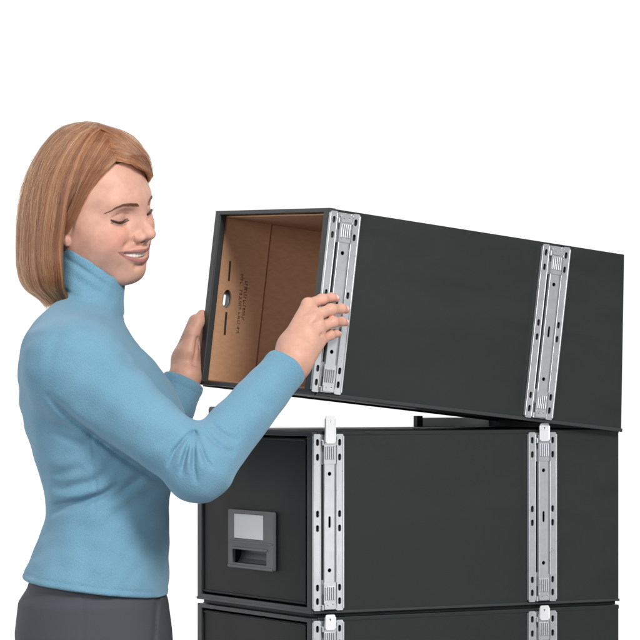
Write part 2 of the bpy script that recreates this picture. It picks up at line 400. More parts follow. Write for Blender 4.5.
# printed marks on the flap
yi = y1 - 0.0052
bm = bmesh.new()
def mark(px0, py0, px1, py1, wpx):
    a = local_hit(px0, py0, OU, RU, 1, yi); b = local_hit(px1, py1, OU, RU, 1, yi)
    u = np.array([b[0] - a[0], b[2] - a[2]]); n = np.array([-u[1], u[0]]); n = n / np.linalg.norm(n) * wpx / 668 / 2
    vs = [bm.verts.new((p[0] + s*n[0], yi - dy, p[2] + s*n[1])) for dy in (0.0003, -0.0002) for p, s in ((a, 1), (a, -1), (b, -1), (b, 1))]
    bm.faces.new(vs[:4]); bm.faces.new(vs[7:3:-1])
    for k in range(4): bm.faces.new((vs[k], vs[4+k], vs[4+(k+1)%4], vs[(k+1)%4]))
mark(230.4, 261, 229.0, 281, 2.2); mark(226.6, 312, 224.8, 335, 2.4)
def print_line(px0, py0, px1, py1, tall, seedv):
    r = random.Random(seedv); n = int(abs(py1 - py0) / 2.6)
    for k in range(n):
        f = (k + 0.5) / n; x = px0 + (px1 - px0) * f; y = py0 + (py1 - py0) * f
        if r.random() < 0.14: continue
        kind = r.randint(0, 3)
        if kind in (0, 1, 3): mark(x - tall/2, y - 0.7, x + tall/2, y - 0.55, 0.55)
        if kind in (0, 2): mark(x - tall/2, y + 0.7, x + tall/2, y + 0.85, 0.55)
        if kind in (1, 2): mark(x - tall/2 + .2, y - 0.9, x - tall/2 + .2, y + 0.9, 0.5)
        if kind in (0, 3): mark(x + tall/2 - .2, y - 0.9, x + tall/2 - .2, y + 0.9, 0.5)
print_line(242.4, 271, 240.0, 306, 2.6, 1); print_line(240.2, 307, 237.6, 333, 2.2, 2)
print_line(246.6, 281, 242.8, 321, 2.6, 3)
bm_obj('printed_text', bm, M_INK, liner)
x2u = float(local_hit(542, 330, OU, RU, 1, 0)[0])
for x0 in (0.0012, x2u - 0.0175):
    rail(upper, x0, HU, 'near', WU); rail(upper, x0 + 0.0075, HU, 'far', WU)

# ------------------------------------------------------------------ implicit surfaces
class Grid:
    def __init__(s, lo, hi, h):
        s.lo = np.array(lo, np.float32); s.h = h
        s.n = np.ceil((np.array(hi) - lo) / h).astype(int) + 1
        s.ax = [(s.lo[i] + h * np.arange(s.n[i])).astype(np.float32) for i in range(3)]
        s.f = np.full(s.n, 0.08, np.float32)
    def sl(s, lo, hi):
        o = []
        for i in range(3):
            a = int(np.clip(np.floor((lo[i] - s.lo[i]) / s.h), 0, s.n[i])); b = int(np.clip(np.ceil((hi[i] - s.lo[i]) / s.h) + 1, 0, s.n[i])); o.append(slice(a, b))
        return tuple(o)
    def xyz(s, q): return s.ax[0][q[0]][:, None, None], s.ax[1][q[1]][None, :, None], s.ax[2][q[2]][None, None, :]
    def apply(s, fn, lo, hi, k, op='u'):
        q = s.sl(lo, hi)
        if any(a.stop <= a.start for a in q): return
        d = fn(*s.xyz(q)).astype(np.float32); f = s.f[q]
        if op == 'u': s.f[q] = smin(f, d, k)
        elif op == 's': s.f[q] = -smin(-f, d, k)
        elif op == 'i': s.f[q] = -smin(-f, -d, k)
        elif op == '+': s.f[q] = f + d
    def cap(s, a, b, ra, rb, k=0.01, op='u'):
        a = np.asarray(a, float); b = np.asarray(b, float); m = max(ra, rb) + max(k, 0.002) * 1.5 + 0.01
        def fn(x, y, z):
            ab = b - a; L = max(ab @ ab, 1e-12)
            t = np.clip(((x - a[0])*ab[0] + (y - a[1])*ab[1] + (z - a[2])*ab[2]) / L, 0, 1)
            return np.sqrt((x - a[0] - t*ab[0])**2 + (y - a[1] - t*ab[1])**2 + (z - a[2] - t*ab[2])**2) - (ra + (rb - ra)*t)
        s.apply(fn, np.minimum(a, b) - m, np.maximum(a, b) + m, k, op)
    def tube(s, pts, rs, k=0.01, op='u'):
        for i in range(len(pts) - 1): s.cap(pts[i], pts[i+1], rs[i], rs[i+1], k, op)
    def ell(s, c, r, k=0.01, op='u', R=None):
        c = np.asarray(c, float); r = np.asarray(r, float); m = max(r) + max(k, .002) * 1.5 + 0.01
        def fn(x, y, z):
            x, y, z = x - c[0], y - c[1], z - c[2]
            if R is not None:
                x, y, z = (R[0][0]*x + R[1][0]*y + R[2][0]*z), (R[0][1]*x + R[1][1]*y + R[2][1]*z), (R[0][2]*x + R[1][2]*y + R[2][2]*z)
            k0 = np.sqrt((x/r[0])**2 + (y/r[1])**2 + (z/r[2])**2); k1 = np.sqrt((x/r[0]**2)**2 + (y/r[1]**2)**2 + (z/r[2]**2)**2) + 1e-9
            return k0 * (k0 - 1) / k1
        s.apply(fn, c - m, c + m, k, op)
    def groove(s, a, b, w, depth, taper=True):
        """3-D groove (depth > 0) or ridge (depth < 0) along a segment"""
        a = np.asarray(a, float); b = np.asarray(b, float); m = w * 2.6
        def fn(x, y, z):
            ab = b - a; L = max(ab @ ab, 1e-12)
            t = np.clip(((x - a[0])*ab[0] + (y - a[1])*ab[1] + (z - a[2])*ab[2]) / L, 0, 1)
            d2 = (x - a[0] - t*ab[0])**2 + (y - a[1] - t*ab[1])**2 + (z - a[2] - t*ab[2])**2
            return depth * np.exp(-d2 / w**2)
        s.apply(fn, np.minimum(a, b) - m, np.maximum(a, b) + m, 0, '+')
    def mesh(s):
        f = s.f; ins = f < 0
        c = [ins[i:f.shape[0]-1+i, j:f.shape[1]-1+j, k:f.shape[2]-1+k] for i in (0,1) for j in (0,1) for k in (0,1)]
        anyv = np.zeros_like(c[0]); allv = np.ones_like(c[0])
        for q in c: anyv |= q; allv &= q
        act = np.argwhere(anyv & ~allv)
        idx = np.full(c[0].shape, -1, np.int32); idx[tuple(act.T)] = np.arange(len(act))
        off = np.array([(i, j, k) for i in (0,1) for j in (0,1) for k in (0,1)])
        val = np.stack([f[tuple((act + o).T)] for o in off], 1)
        acc = np.zeros((len(act), 3)); cnt = np.zeros(len(act))
        for a in range(8):
            for b in range(a + 1, 8):
                if np.abs(off[a] - off[b]).sum() != 1: continue
                m = (val[:, a] < 0) != (val[:, b] < 0)
                t = val[m, a] / (val[m, a] - val[m, b])
                acc[m] += off[a] + t[:, None] * (off[b] - off[a]); cnt[m] += 1
        V = (act + acc / cnt[:, None]) * s.h + s.lo
        Fs = []
        for ax in range(3):
            u, v = (ax + 1) % 3, (ax + 2) % 3
            A = [slice(None)]*3; B = [slice(None)]*3; A[ax] = slice(0, -1); B[ax] = slice(1, None)
            e0, e1 = ins[tuple(A)], ins[tuple(B)]
            e = np.argwhere(e0 != e1)
            ok = (e[:, u] > 0) & (e[:, v] > 0) & (e[:, u] < f.shape[u]-1) & (e[:, v] < f.shape[v]-1); e = e[ok]
            sgn = e0[tuple(e.T)]
            def g(du, dv):
                p = e.copy(); p[:, u] -= du; p[:, v] -= dv; return idx[tuple(p.T)]
            q = np.stack([g(1,1), g(0,1), g(0,0), g(1,0)], 1)
            q[~sgn] = q[~sgn][:, ::-1]
            Fs.append(q)
        return V, np.concatenate(Fs)
def smin(a, b, k):
    if k <= 0: return np.minimum(a, b)
    h = np.maximum(k - np.abs(a - b), 0) / k
    return np.minimum(a, b) - h * h * k * 0.25
def relax(V, F, it=2, lam=0.5):
    n = len(V)
    for _ in range(it):
        acc = np.zeros_like(V); cnt = np.zeros(n)
        for i in range(4):
            a, b = F[:, i], F[:, (i + 1) % 4]
            for k in range(3): acc[:, k] += np.bincount(a, V[b, k], n) + np.bincount(b, V[a, k], n)
            cnt += np.bincount(a, minlength=n) + np.bincount(b, minlength=n)
        V = V + lam * (acc / np.maximum(cnt, 1)[:, None] - V)
    return V

# ------------------------------------------------------------------ the woman
person = empty('person', Matrix.Translation(Vector((float(P(98, 600)[0]), 0, float(P(98, 720)[2])))), 'smiling woman with auburn bob, pale blue turtleneck and grey trousers lifting the open cabinet', 'person')
PINV = person.matrix_world.inverted()
def person_part(name, V, F, mat, parent=None, smooth=True):
    V = V - np.array(person.matrix_world.translation)
    return from_np(name, V, F, mat, parent or person, smooth)

# --- head frame: X her right, Y forward, Z up
YAW, PITCH, ROLL = math.radians(60), math.radians(9), math.radians(-13)
Fd = np.array([math.sin(YAW)*math.cos(PITCH), -math.cos(YAW)*math.cos(PITCH), -math.sin(PITCH)])
Xd = np.cross(Fd, [0, 0, 1]); Xd /= np.linalg.norm(Xd); Ud = np.cross(Xd, Fd)
Xr = Xd*math.cos(ROLL) + Ud*math.sin(ROLL); Ud = Ud*math.cos(ROLL) - Xd*math.sin(ROLL); Xd = Xr
HM = np.stack([Xd, Fd, Ud], 1)
SKIN = (0.56, 0.315, 0.235)
EYE = P(136, 214.3, -0.045)
HO = EYE - HM @ np.array([0, 0.080, 0])
def h2w(V): return HO + np.asarray(V) @ HM.T
def w2h(V): return (np.asarray(V) - HO) @ HM

LID = [np.array(p) for p in ((0.0195, -0.0036), (0.0255, -0.0062), (0.033, -0.0070), (0.041, -0.0058), (0.0475, -0.0030), (0.0510, -0.0010))]
def build_head():
    g = Grid((-0.090, -0.112, -0.150), (0.090, 0.122, 0.120), 0.0010)
    sym = (-1, 1)
    g.ell((0, -0.012, 0.030), (0.070, 0.092, 0.083), 0.02)
    g.ell((0, 0.020, 0.010), (0.063, 0.066, 0.070), 0.03)
    g.ell((0, 0.026, -0.038), (0.055, 0.050, 0.060), 0.03)
    for s in sym:
        g.ell((s*0.042, 0.044, -0.022), (0.024, 0.028, 0.022), 0.025)          # cheek bone
        g.ell((s*0.036, 0.060, -0.031), (0.017, 0.018, 0.016), 0.020)
        g.ell((s*0.046, 0.040, -0.050), (0.015, 0.022, 0.022), 0.03)          # smiling cheek
        g.cap((s*0.050, 0.000, -0.050), (s*0.016, 0.062, -0.090), 0.013, 0.015, 0.03)   # jaw
        g.cap((s*0.010, 0.078, 0.020), (s*0.042, 0.062, 0.020), 0.008, 0.007, 0.022)   # brow
    g.ell((0, 0.073, -0.087), (0.019, 0.016, 0.013), 0.018)                     # chin
    g.ell((0, 0.066, -0.057), (0.037, 0.024, 0.024), 0.02)                      # muzzle
    for s in sym:
        g.ell((s*0.032, 0.088, 0.000), (0.0190, 0.0150, 0.0128), 0.012, 's')      # socket
        g.ell((s*0.0330, 0.0640, -0.0005), (0.0180, 0.0140, 0.0126), 0.003)       # lidded eye
        g.groove((s*0.019, 0.079, 0.0040), (s*0.031, 0.0800, 0.0066), 0.0014, 0.0016); g.groove((s*0.031, 0.0800, 0.0066), (s*0.050, 0.067, 0.0036), 0.0014, 0.0016)
        g.groove((s*0.019, 0.077, -0.0090), (s*0.031, 0.0775, -0.0112), 0.0014, 0.0012); g.groove((s*0.031, 0.0775, -0.0112), (s*0.044, 0.069, -0.0080), 0.0014, 0.0012)
        g.groove((s*0.022, 0.078, -0.0165), (s*0.038, 0.070, -0.0165), 0.0030, 0.0009)
    # nose
    g.cap((0, 0.081, 0.012), (0, 0.1000, -0.0230), 0.0064, 0.0078, 0.013)
    g.ell((0, 0.1048, -0.0268), (0.0080, 0.0086, 0.0076), 0.010)
    for s in sym: g.cap((s*0.007, 0.073, 0.004), (s*0.0100, 0.0860, -0.0300), 0.0070, 0.0080, 0.010)
    for s in sym:
        g.ell((s*0.0112, 0.0930, -0.0320), (0.0058, 0.0095, 0.0058), 0.006)
        g.ell((s*0.0066, 0.0985, -0.0383), (0.0032, 0.0052, 0.0024), 0.002, 's')
        g.groove((s*0.0178, 0.089, -0.030), (s*0.0165, 0.087, -0.0375), 0.0018, 0.0014)
        g.groove((s*0.0210, 0.087, -0.036), (s*0.0310, 0.080, -0.0410), 0.0050, 0.0013)        # smile line
        g.groove((s*0.0310, 0.080, -0.0410), (s*0.0430, 0.066, -0.0480), 0.0060, 0.0014)
    g.cap((0, 0.096, -0.0365), (0, 0.088, -0.0440), 0.0042, 0.0045, 0.008)
    g.groove((0, 0.096, -0.041), (0, 0.094, -0.049), 0.0024, 0.0010)
    # mouth: open smile
    up = [(-0.0425, 0.0630, -0.0500), (-0.030, 0.0790, -0.0522), (-0.010, 0.0928, -0.0512), (0, 0.0945, -0.0524), (0.010, 0.0928, -0.0512), (0.030, 0.0790, -0.0522), (0.0425, 0.0630, -0.0500)]
    lo = [(-0.0425, 0.0630, -0.0500), (-0.030, 0.0782, -0.0598), (-0.013, 0.0900, -0.0668), (0, 0.0925, -0.0688), (0.013, 0.0900, -0.0668), (0.030, 0.0782, -0.0598), (0.0425, 0.0630, -0.0500)]
    cav = [(-0.0395, 0.0670, -0.0507), (-0.025, 0.0850, -0.0564), (0, 0.0960, -0.0604), (0.025, 0.0850, -0.0564), (0.0395, 0.0670, -0.0507)]
    def spl(Q, n=25):
        Q = np.array(Q); t0 = np.linspace(0, 1, len(Q)); t1 = np.linspace(0, 1, 80)
        q = np.stack([np.interp(t1, t0, Q[:, c]) for c in range(3)], 1)
        for _ in range(40): q[1:-1] = (q[:-2] + 2*q[1:-1] + q[2:])/4
        return q[np.linspace(0, 79, n).astype(int)]
    up, lo, cav = spl(up), spl(lo), spl(cav); ss = np.linspace(-1, 1, 25)
    for dy in (0.0, -0.006, -0.012): g.tube(cav + np.array([0, dy, 0]), 0.0008 + 0.0064*np.cos(ss*1.42)**0.9, 0.0012, 's')
    g.tube(up, 0.0012 + 0.0019*np.cos(ss*1.4)**0.8, 0.0035)
    g.tube(lo, 0.0012 + 0.0023*np.cos(ss*1.4)**0.8, 0.0035)
    g.groove((-0.012, 0.087, -0.0765), (0.012, 0.087, -0.0765), 0.0045, 0.0020)
    for s in sym: g.groove((s*0.0420, 0.0645, -0.0497), (s*0.0455, 0.0595, -0.0478), 0.0024, 0.0018)
    # ear
    for s in sym:
        g.ell((s*0.0710, -0.006, -0.014), (0.0055, 0.017, 0.027), 0.005)
        g.ell((s*0.0750, -0.004, -0.010), (0.0040, 0.009, 0.016), 0.003, 's')
        g.ell((s*0.0725, 0.005, -0.038), (0.0050, 0.0068, 0.0080), 0.003)
        g.groove((s*0.074, 0.009, -0.022), (s*0.074, 0.011, -0.040), 0.0022, 0.0025)
    # neck
    nb = w2h(P(92, 330, 0.0)); g.tube([(0, -0.020, -0.045), tuple(nb)], [0.044, 0.040], 0.02)
    V, F = g.mesh(); V = relax(V, F, 2, 0.5)
    # colours of lips, blush and eyeshadow; shade of creases and nostrils painted in
    x, y, z = V.T; ax_ = np.abs(x)
    base = np.array(SKIN); C = np.tile(base, (len(V), 1))
    def paint(w, col):
        nonlocal C
        w = np.clip(w, 0, 1)[:, None]; C = C * (1 - w) + np.array(col) * w
    paint(0.55*np.exp(-(((ax_ - 0.044)/0.022)**2 + ((z + 0.030)/0.018)**2)) * (y > 0.02), (0.74, 0.33, 0.25))
    paint(0.35*np.exp(-((ax_/0.012)**2 + ((z + 0.032)/0.010)**2)) * (y > 0.09), (0.72, 0.36, 0.28))
    def segd(pts):
        d = np.full(len(V), 1.0)
        for a, b in zip(pts[:-1], pts[1:]):
            a = np.array(a); ab = np.array(b) - a; t_ = np.clip(((V - a) @ ab) / (ab @ ab), 0, 1)
            d = np.minimum(d, np.linalg.norm(V - a - t_[:, None]*ab, axis=1))
        return d
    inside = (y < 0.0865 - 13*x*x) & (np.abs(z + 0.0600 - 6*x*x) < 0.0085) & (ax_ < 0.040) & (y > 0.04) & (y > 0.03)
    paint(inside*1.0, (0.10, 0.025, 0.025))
    def flat2(pts):
        d = np.full(len(V), 1.0)
        for a, b in zip(pts[:-1], pts[1:]):
            ab = np.array([b[0] - a[0], b[2] - a[2]]); t_ = np.clip(((x - a[0])*ab[0] + (z - a[2])*ab[1])/(ab @ ab), 0, 1)
            d = np.minimum(d, np.hypot(x - a[0] - t_*ab[0], z - a[2] - t_*ab[1]))
        return np.where(y > 0.05, d, 1.0)
    tap = np.clip(1.15 - (ax_/0.044)**2, 0.15, 1)
    paint((0.0008 + 0.0023*tap - flat2(up))/0.0011 * ~inside, (0.31, 0.130, 0.125)); paint((0.0008 + 0.0032*tap - flat2(lo))/0.0011 * ~inside, (0.34, 0.145, 0.140))
    for s in sym:
        paint(0.75*np.exp(-(((x - s*0.033)/0.018)**2 + ((z - 0.003)/0.0075)**2)) * (y > 0.055), (0.46, 0.265, 0.215))  # brown eyeshadow, with the socket's shade painted in
        def seg2(pts):
            d = np.full(len(V), 1.0)
            for a, b in zip(pts[:-1], pts[1:]):
                ab = np.array(b) - a; t_ = np.clip(((x*s - a[0])*ab[0] + (z - a[1])*ab[1])/(ab @ ab), 0, 1)
                d = np.minimum(d, np.hypot(x*s - a[0] - t_*ab[0], z - a[1] - t_*ab[1]))
            return np.where(y > 0.045, d, 1.0)
        cre = [np.array(p) for p in ((0.0195, 0.0045), (0.031, 0.0076), (0.043, 0.0068), (0.0500, 0.0042))]
        paint(0.6*(0.0022 - seg2(cre))/0.0014, (0.36, 0.18, 0.14))  # shade of the lid crease painted as a brown line
        lw = np.interp(np.abs(x), [0.019, 0.026, 0.046, 0.056], [0.0006, 0.0016, 0.0018, 0.0006])
        paint((lw + 0.0005 - seg2(LID))/0.0010, (0.06, 0.034, 0.028))
        low = [np.array(p) for p in ((0.024, -0.0108), (0.034, -0.0118), (0.044, -0.0098), (0.0520, -0.0048))]
        paint(0.45*(0.0017 - seg2(low))/0.0012, (0.30, 0.14, 0.11))
    paint((np.hypot(ax_ - 0.0066, z + 0.0383) < 0.0024) * (y > 0.09) * 0.8, (0.18, 0.06, 0.05))  # nostril shade painted into the skin colour
    W_ = h2w(V); k_ = FPX/(DIST + W_[:, 1]); sx = 320 + W_[:, 0]*k_; sy = HY - (W_[:, 2] - ZC)*k_
    edge = np.interp(sy, [120, 160, 165, 181, 201, 220, 226], [150, 132, 118, 101, 86, 73, 60])
    paint(np.clip((edge - 1.5 - sx)/3, 0, 1) * (x > 0) * (sy < 228), (0.13, 0.055, 0.024))
    return V, F, C
HL_, HF, HC = build_head(); HV = h2w(HL_)
def face_y(x, z):
    """forward coordinate of the face's surface at (x, z)"""
    d = (HL_[:, 0] - x)**2 + (HL_[:, 2] - z)**2 + (HL_[:, 1] < 0.03)*1.0
    i = np.argsort(d)[:6]; return float(HL_[i, 1].max())

# --- hands and inner body
def hand_colour(V, tips, knuckles, nails=()):
    C = np.tile(np.array(SKIN), (len(V), 1))
    for pts, r, col, wt in ((tips, 0.011, (0.76, 0.37, 0.30), 0.6), (knuckles, 0.009, (0.70, 0.35, 0.27), 0.5)):
        for p in pts:
            w = wt * np.exp(-((np.linalg.norm(V - p, axis=1))/r)**2)[:, None]
            C = C*(1 - w) + np.array(col)*w
    for p in nails:
        w = np.clip((0.0052 - np.linalg.norm((V - p)*np.array([0.75, 1, 1.25]), axis=1))/0.0012, 0, 0.8)[:, None]
        C = C*(1 - w) + np.array((0.86, 0.60, 0.53))*w
    return C
def right_hand():
    g = Grid((P(255, 0, -.1)[0], -0.17, P(0, 400, -.1)[2]), (P(360, 0, -.1)[0], 0.06, P(0, 280, -.1)[2]), 0.0011)
    wr = P(288, 368, -0.108); el = P(262, 405, -0.14)
    g.cap(el, wr, 0.027, 0.0245, 0.01)
    kn = [P(309, 304.5, -0.072), P(315, 315.5, -0.083), P(319, 328, -0.084), P(320, 341, -0.078)]
    # palm: metacarpals
    rr = [0.0108, 0.0110, 0.0106, 0.0096]
    base = [P(287, 350, -0.098), P(292, 354, -0.112), P(297, 359, -0.114), P(301, 364, -0.108)]
    for a, b, r in zip(base, kn, rr): g.cap(a, b, 0.0158, r, 0.014)
    g.cap(wr, (base[1] + base[2])/2, 0.0225, 0.0190, 0.016)
    g.cap(P(289, 346, -0.085), P(312, 338, -0.062), 0.017, 0.012, 0.014)    # palm pad
    # fingers: knuckle, middle joint, end joint, tip
    fin = [ [kn[0], P(322, 299.5, -0.058), P(331, 297.5, -0.041), P(336, 298.5, -0.030)],
            [kn[1], P(331, 309.5, -0.070), P(341, 308.5, -0.050), P(346, 309.5, -0.036)],
            [kn[2], P(333, 322.0, -0.070), P(341.5, 321.5, -0.050), P(345.5, 322.5, -0.035)],
            [kn[3], P(330, 335.0, -0.066), P(335.5, 333.5, -0.050), P(338.5, 334, -0.036)] ]
    fr = [[0.0094, 0.0076, 0.0068, 0.0059], [0.0096, 0.0079, 0.0071, 0.0061], [0.0092, 0.0075, 0.0067, 0.0058], [0.0083, 0.0066, 0.0058, 0.0050]]
    for p, r in zip(fin, fr):
        gg = Grid(g.lo, g.lo + g.h*(g.n - 1), g.h)
        gg.tube(p, r, 0.004)
        gg.ell(p[1], (r[1]*1.05,)*3, 0.004)
        n = min(g.f.shape[0], gg.f.shape[0])
        m_ = tuple(slice(0, min(a, b)) for a, b in zip(g.f.shape, gg.f.shape))
        # fingers blend into the palm at the root and stay apart from each other beyond it
        X = g.ax[0][m_[0]][:, None, None]
        kk = np.clip((p[0][0] + 0.003 - X) / 0.012, 0, 1) * 0.0060 + 0.0005
        a_, b_ = g.f[m_], gg.f[m_]; h_ = np.maximum(kk - np.abs(a_ - b_), 0) / kk
        g.f[m_] = np.minimum(a_, b_) - h_*h_*kk*0.25
    # thumb, inside the frame's edge
    g.tube([P(288, 352, -0.080), P(300, 330, -0.048), P(309, 318, -0.030), P(316, 312, -0.012)], [0.015, 0.0115, 0.0098, 0.0075], 0.008)
    for a, b in zip(kn[:-1], kn[1:]): g.groove((a + b)/2 + np.array([0.004, -0.014, 0]), (a + b)/2 + np.array([-0.014, -0.018, -0.006]), 0.0032, 0.0022)
    for p, r in zip(fin, fr):      # creases at the joints, nail plates
        for j in (1, 2):
            q = p[j] + np.array([-0.35, -0.93, 0])*r[j]
            g.groove(q + np.array([0, 0, 0.004]), q - np.array([0, 0, 0.004]), 0.0011, 0.0009)
            g.groove(q + np.array([0.0022, 0, 0.003]), q + np.array([0.0022, 0, -0.003]), 0.0009, 0.0006)
        nd = p[3] + np.array([-0.2, -0.85, 0.25])*r[3]
        g.groove(nd + np.array([-0.005, 0, 0.0028]), nd + np.array([0.001, 0.001, 0.0028]), 0.0009, 0.0010)
        g.groove(nd + np.array([-0.005, 0, -0.0028]), nd + np.array([0.001, 0.001, -0.0028]), 0.0009, 0.0010)
    for q in kn: g.ell(q + np.array([-0.001, -0.0045, 0.0005]), (0.0075, 0.0068, 0.0062), 0.006)
    # tendons
    for a, b in zip(base, kn): g.groove(a*0.3 + b*0.7 + np.array([0, -0.011, 0]), b*0.95 + a*0.05 + np.array([0, -0.010, 0]), 0.0035, -0.0016)
    V, F = g.mesh(); V = relax(V, F, 2)
    return V, F, hand_colour(V, [p[3] for p in fin] + [p[2] for p in fin], [p[1] for p in fin] + kn, [p[3] + np.array([-0.1, -0.85, 0.35])*r[3] for p, r in zip(fin, fr)])
def left_hand():
    g = Grid((P(160, 0, .25)[0], 0.16, P(0, 405, .25)[2]), (P(260, 0, .25)[0], 0.46, P(0, 295, .25)[2]), 0.0013)
    s_ = RU[:, 0]; a_ = RU[:, 1]
    wr = P(185, 377, 0.262)
    g.cap(P(179, 392, 0.257), wr, 0.0235, 0.0235, 0.01)
    kn = [P(196, 322, 0.318), P(195, 333, 0.325), P(195, 345, 0.328), P(196, 357, 0.326)]
    base = [P(184, 358, 0.275), P(185, 362, 0.284), P(187, 366, 0.29), P(190, 370, 0.288)]
    for a, b, r in zip(base, kn, (0.0125, 0.0125, 0.0118, 0.0108)): g.cap(a, b, 0.017, r, 0.014)
    g.cap(wr, P(187, 362, 0.28), 0.0225, 0.020, 0.014)
    g.cap(P(186, 356, 0.268), P(194, 346, 0.292), 0.0165, 0.012, 0.012)         # thenar
    g.tube([P(188, 352, 0.262), P(192.5, 333, 0.268), P(197.5, 322, 0.274), P(202, 314.5, 0.285)], [0.0150, 0.0108, 0.0098, 0.0078], 0.008)   # thumb along the edge
    for p, ln in zip(kn, (0.075, 0.082, 0.077, 0.062)):
        q = p + s_*0.004
        g.tube([p, q + s_*ln*0.5 + a_*0.004, q + s_*ln*0.8, q + s_*ln - a_*0.006], [0.0100, 0.0084, 0.0076, 0.0066], 0.004)
    g.groove(P(196.5, 338, 0.262), P(194.0, 364, 0.250), 0.0035, 0.0028)
    V, F = g.mesh(); V = relax(V, F, 2)
    return V, F, hand_colour(V, [P(202, 314, 0.285)], kn)
def core():
    g = Grid((P(20, 0)[0], -0.2, P(0, 620)[2]), (P(260, 0)[0], 0.26, P(0, 300)[2]), 0.006)
    g.tube([P(90, 325), P(98, 390), P(108, 500), P(98, 590)], [0.036, 0.060, 0.05, 0.055], 0.03)
    g.tube([P(80, 366, -.14), P(199, 472, -.22), P(278, 382, -.122)], [0.035, 0.03, 0.024], 0.02); g.cap(P(92, 360, 0), P(80, 366, -.14), .04, .035, .02)
    g.tube([P(92, 360, 0), P(98, 362, .14), P(152, 452, .238), P(181, 388, .258)], [0.04, 0.033, 0.028, 0.022], 0.015)
    V, F = g.mesh(); return V, F, np.tile(np.array(SKIN), (len(V), 1))
def join(parts):
    Vs, Fs, Cs, n = [], [], [], 0
    for V, F, C in parts: Vs.append(V); Fs.append(F + n); Cs.append(C); n += len(V)
    return np.concatenate(Vs), np.concatenate(Fs), np.concatenate(Cs)
BV, BF, BC = join([(HV, HF, HC), right_hand(), left_hand(), core()])
body = person_part('body', BV, BF, M_SKIN)
at = body.data.color_attributes.new('Col', 'FLOAT_COLOR', 'POINT')
at.data.foreach_set('color', np.concatenate([BC, np.ones((len(BC), 1))], 1).astype(np.float32).ravel())

# teeth
def teeth():
    n = 13; th = np.linspace(-1, 1, n*6 + 1); V = []
    rows = [(-0.0505, -0.0008), (-0.0540, 0.0), (-0.0580, 0.0004), (-0.0610, 0.0002), (-0.0624, -0.0010)]
    for z, dy in rows:
        for t_ in th:
            x = 0.0350 * t_; seam = abs(math.cos(math.pi * t_ * n / 2)) ** 16
            lift = 0.0068*abs(t_)**2.1
            V.append((x, 0.0892 - 15.0*x*x + dy - 0.0006*seam, z + (lift if z < -0.0545 else lift*0.5) + (0.0007*seam if z < -0.061 else 0)))
    m = len(th); F = [(i*m + j, i*m + j + 1, (i+1)*m + j + 1, (i+1)*m + j) for i in range(len(rows)-1) for j in range(m-1)]
    o = person_part('teeth', h2w(np.array(V)), F, M_TEETH)
    sd = o.modifiers.new('thick', 'SOLIDIFY'); sd.thickness = 0.003; sd.offset = 0
teeth()
def hair_curves(name, curves, rad, taper, mat, parent):
    cu = bpy.data.hair_curves.new(name); cu.add_curves([len(c) for c in curves])
    pts = np.concatenate(curves) - np.array(person.matrix_world.translation)
    cu.points.foreach_set('position', pts.astype(np.float32).ravel())
    rr = np.concatenate([rad*np.interp(np.linspace(0, 1, len(c)), [0, .6, 1], [1, .9, taper]) for c in curves])
    ra = cu.attributes.get('radius') or cu.attributes.new('radius', 'FLOAT', 'POINT')
    ra.data.foreach_set('value', rr.astype(np.float32)); cu.materials.append(mat)
    o = bpy.data.objects.new(name, cu); COL.objects.link(o); o.parent = parent
    return o
# eyelashes and eyebrows
r_ = random.Random(5); L_, B_ = [], []
for s in (1, -1):
    lp = np.array([(p[0], face_y(s*p[0], p[1]) + 0.0004, p[1] - 0.0006) for p in LID]); tt = np.linspace(0, 1, 6)
    _u = np.array([(0.0180, 0.0757, -0.0068), (0.024, 0.0784, -0.0088), (0.033, 0.0780, -0.0096), (0.042, 0.0740, -0.0080), (0.0515, 0.0630, -0.0030)])
    for k in range(56):
        t_ = (k + 0.5)/56; p = np.array([np.interp(t_, tt, lp[:, i]) for i in range(3)])
        out = np.array([0.9*(t_ - 0.35), 0.75, -0.42 + 0.22*t_]); L = (0.0036 + 0.0030*t_)*(1.0 if s > 0 else 0.65) + r_.uniform(-.0012, .0008)
        q = [p, p + out*L*0.5 + np.array([0, 0, -.0002]), p + out*L + np.array([0.0004, 0, 0.0012])]
        L_.append(h2w(np.array(q) * np.array([s, 1, 1])))
    bp_ = np.array([(0.0120, 0.0165), (0.022, 0.0188), (0.034, 0.0205), (0.045, 0.0180), (0.054, 0.0125)])
    for k in range(260):
        t_ = r_.random(); x0, z0 = (np.interp(t_, np.linspace(0, 1, 5), bp_[:, i]) for i in (0, 1))
        th_ = np.interp(t_, [0, .25, .7, 1], [0.0014, 0.0022, 0.0015, 0.0003])
        z0 += r_.uniform(-1, 1)*th_; ln = 0.0055
        x1 = x0 + ln*0.9; z1 = z0 + ln*np.interp(t_, [0, .3, .7, 1], [0.75, 0.35, -0.25, -0.75])
        xs = [x0, (x0 + x1)/2, x1]; zs_ = [z0, (z0 + z1)/2 + .0003, z1]
        B_.append(h2w(np.array([(s*a, face_y(s*a, b) + 0.0003 + 0.0003*j, b) for j, (a, b) in enumerate(zip(xs, zs_))])))
hair_curves('eyelashes', L_, 0.00016, 0.3, M_LASH, person)
hair_curves('eyebrows', B_, 0.00016, 0.3, M_BROW, person)

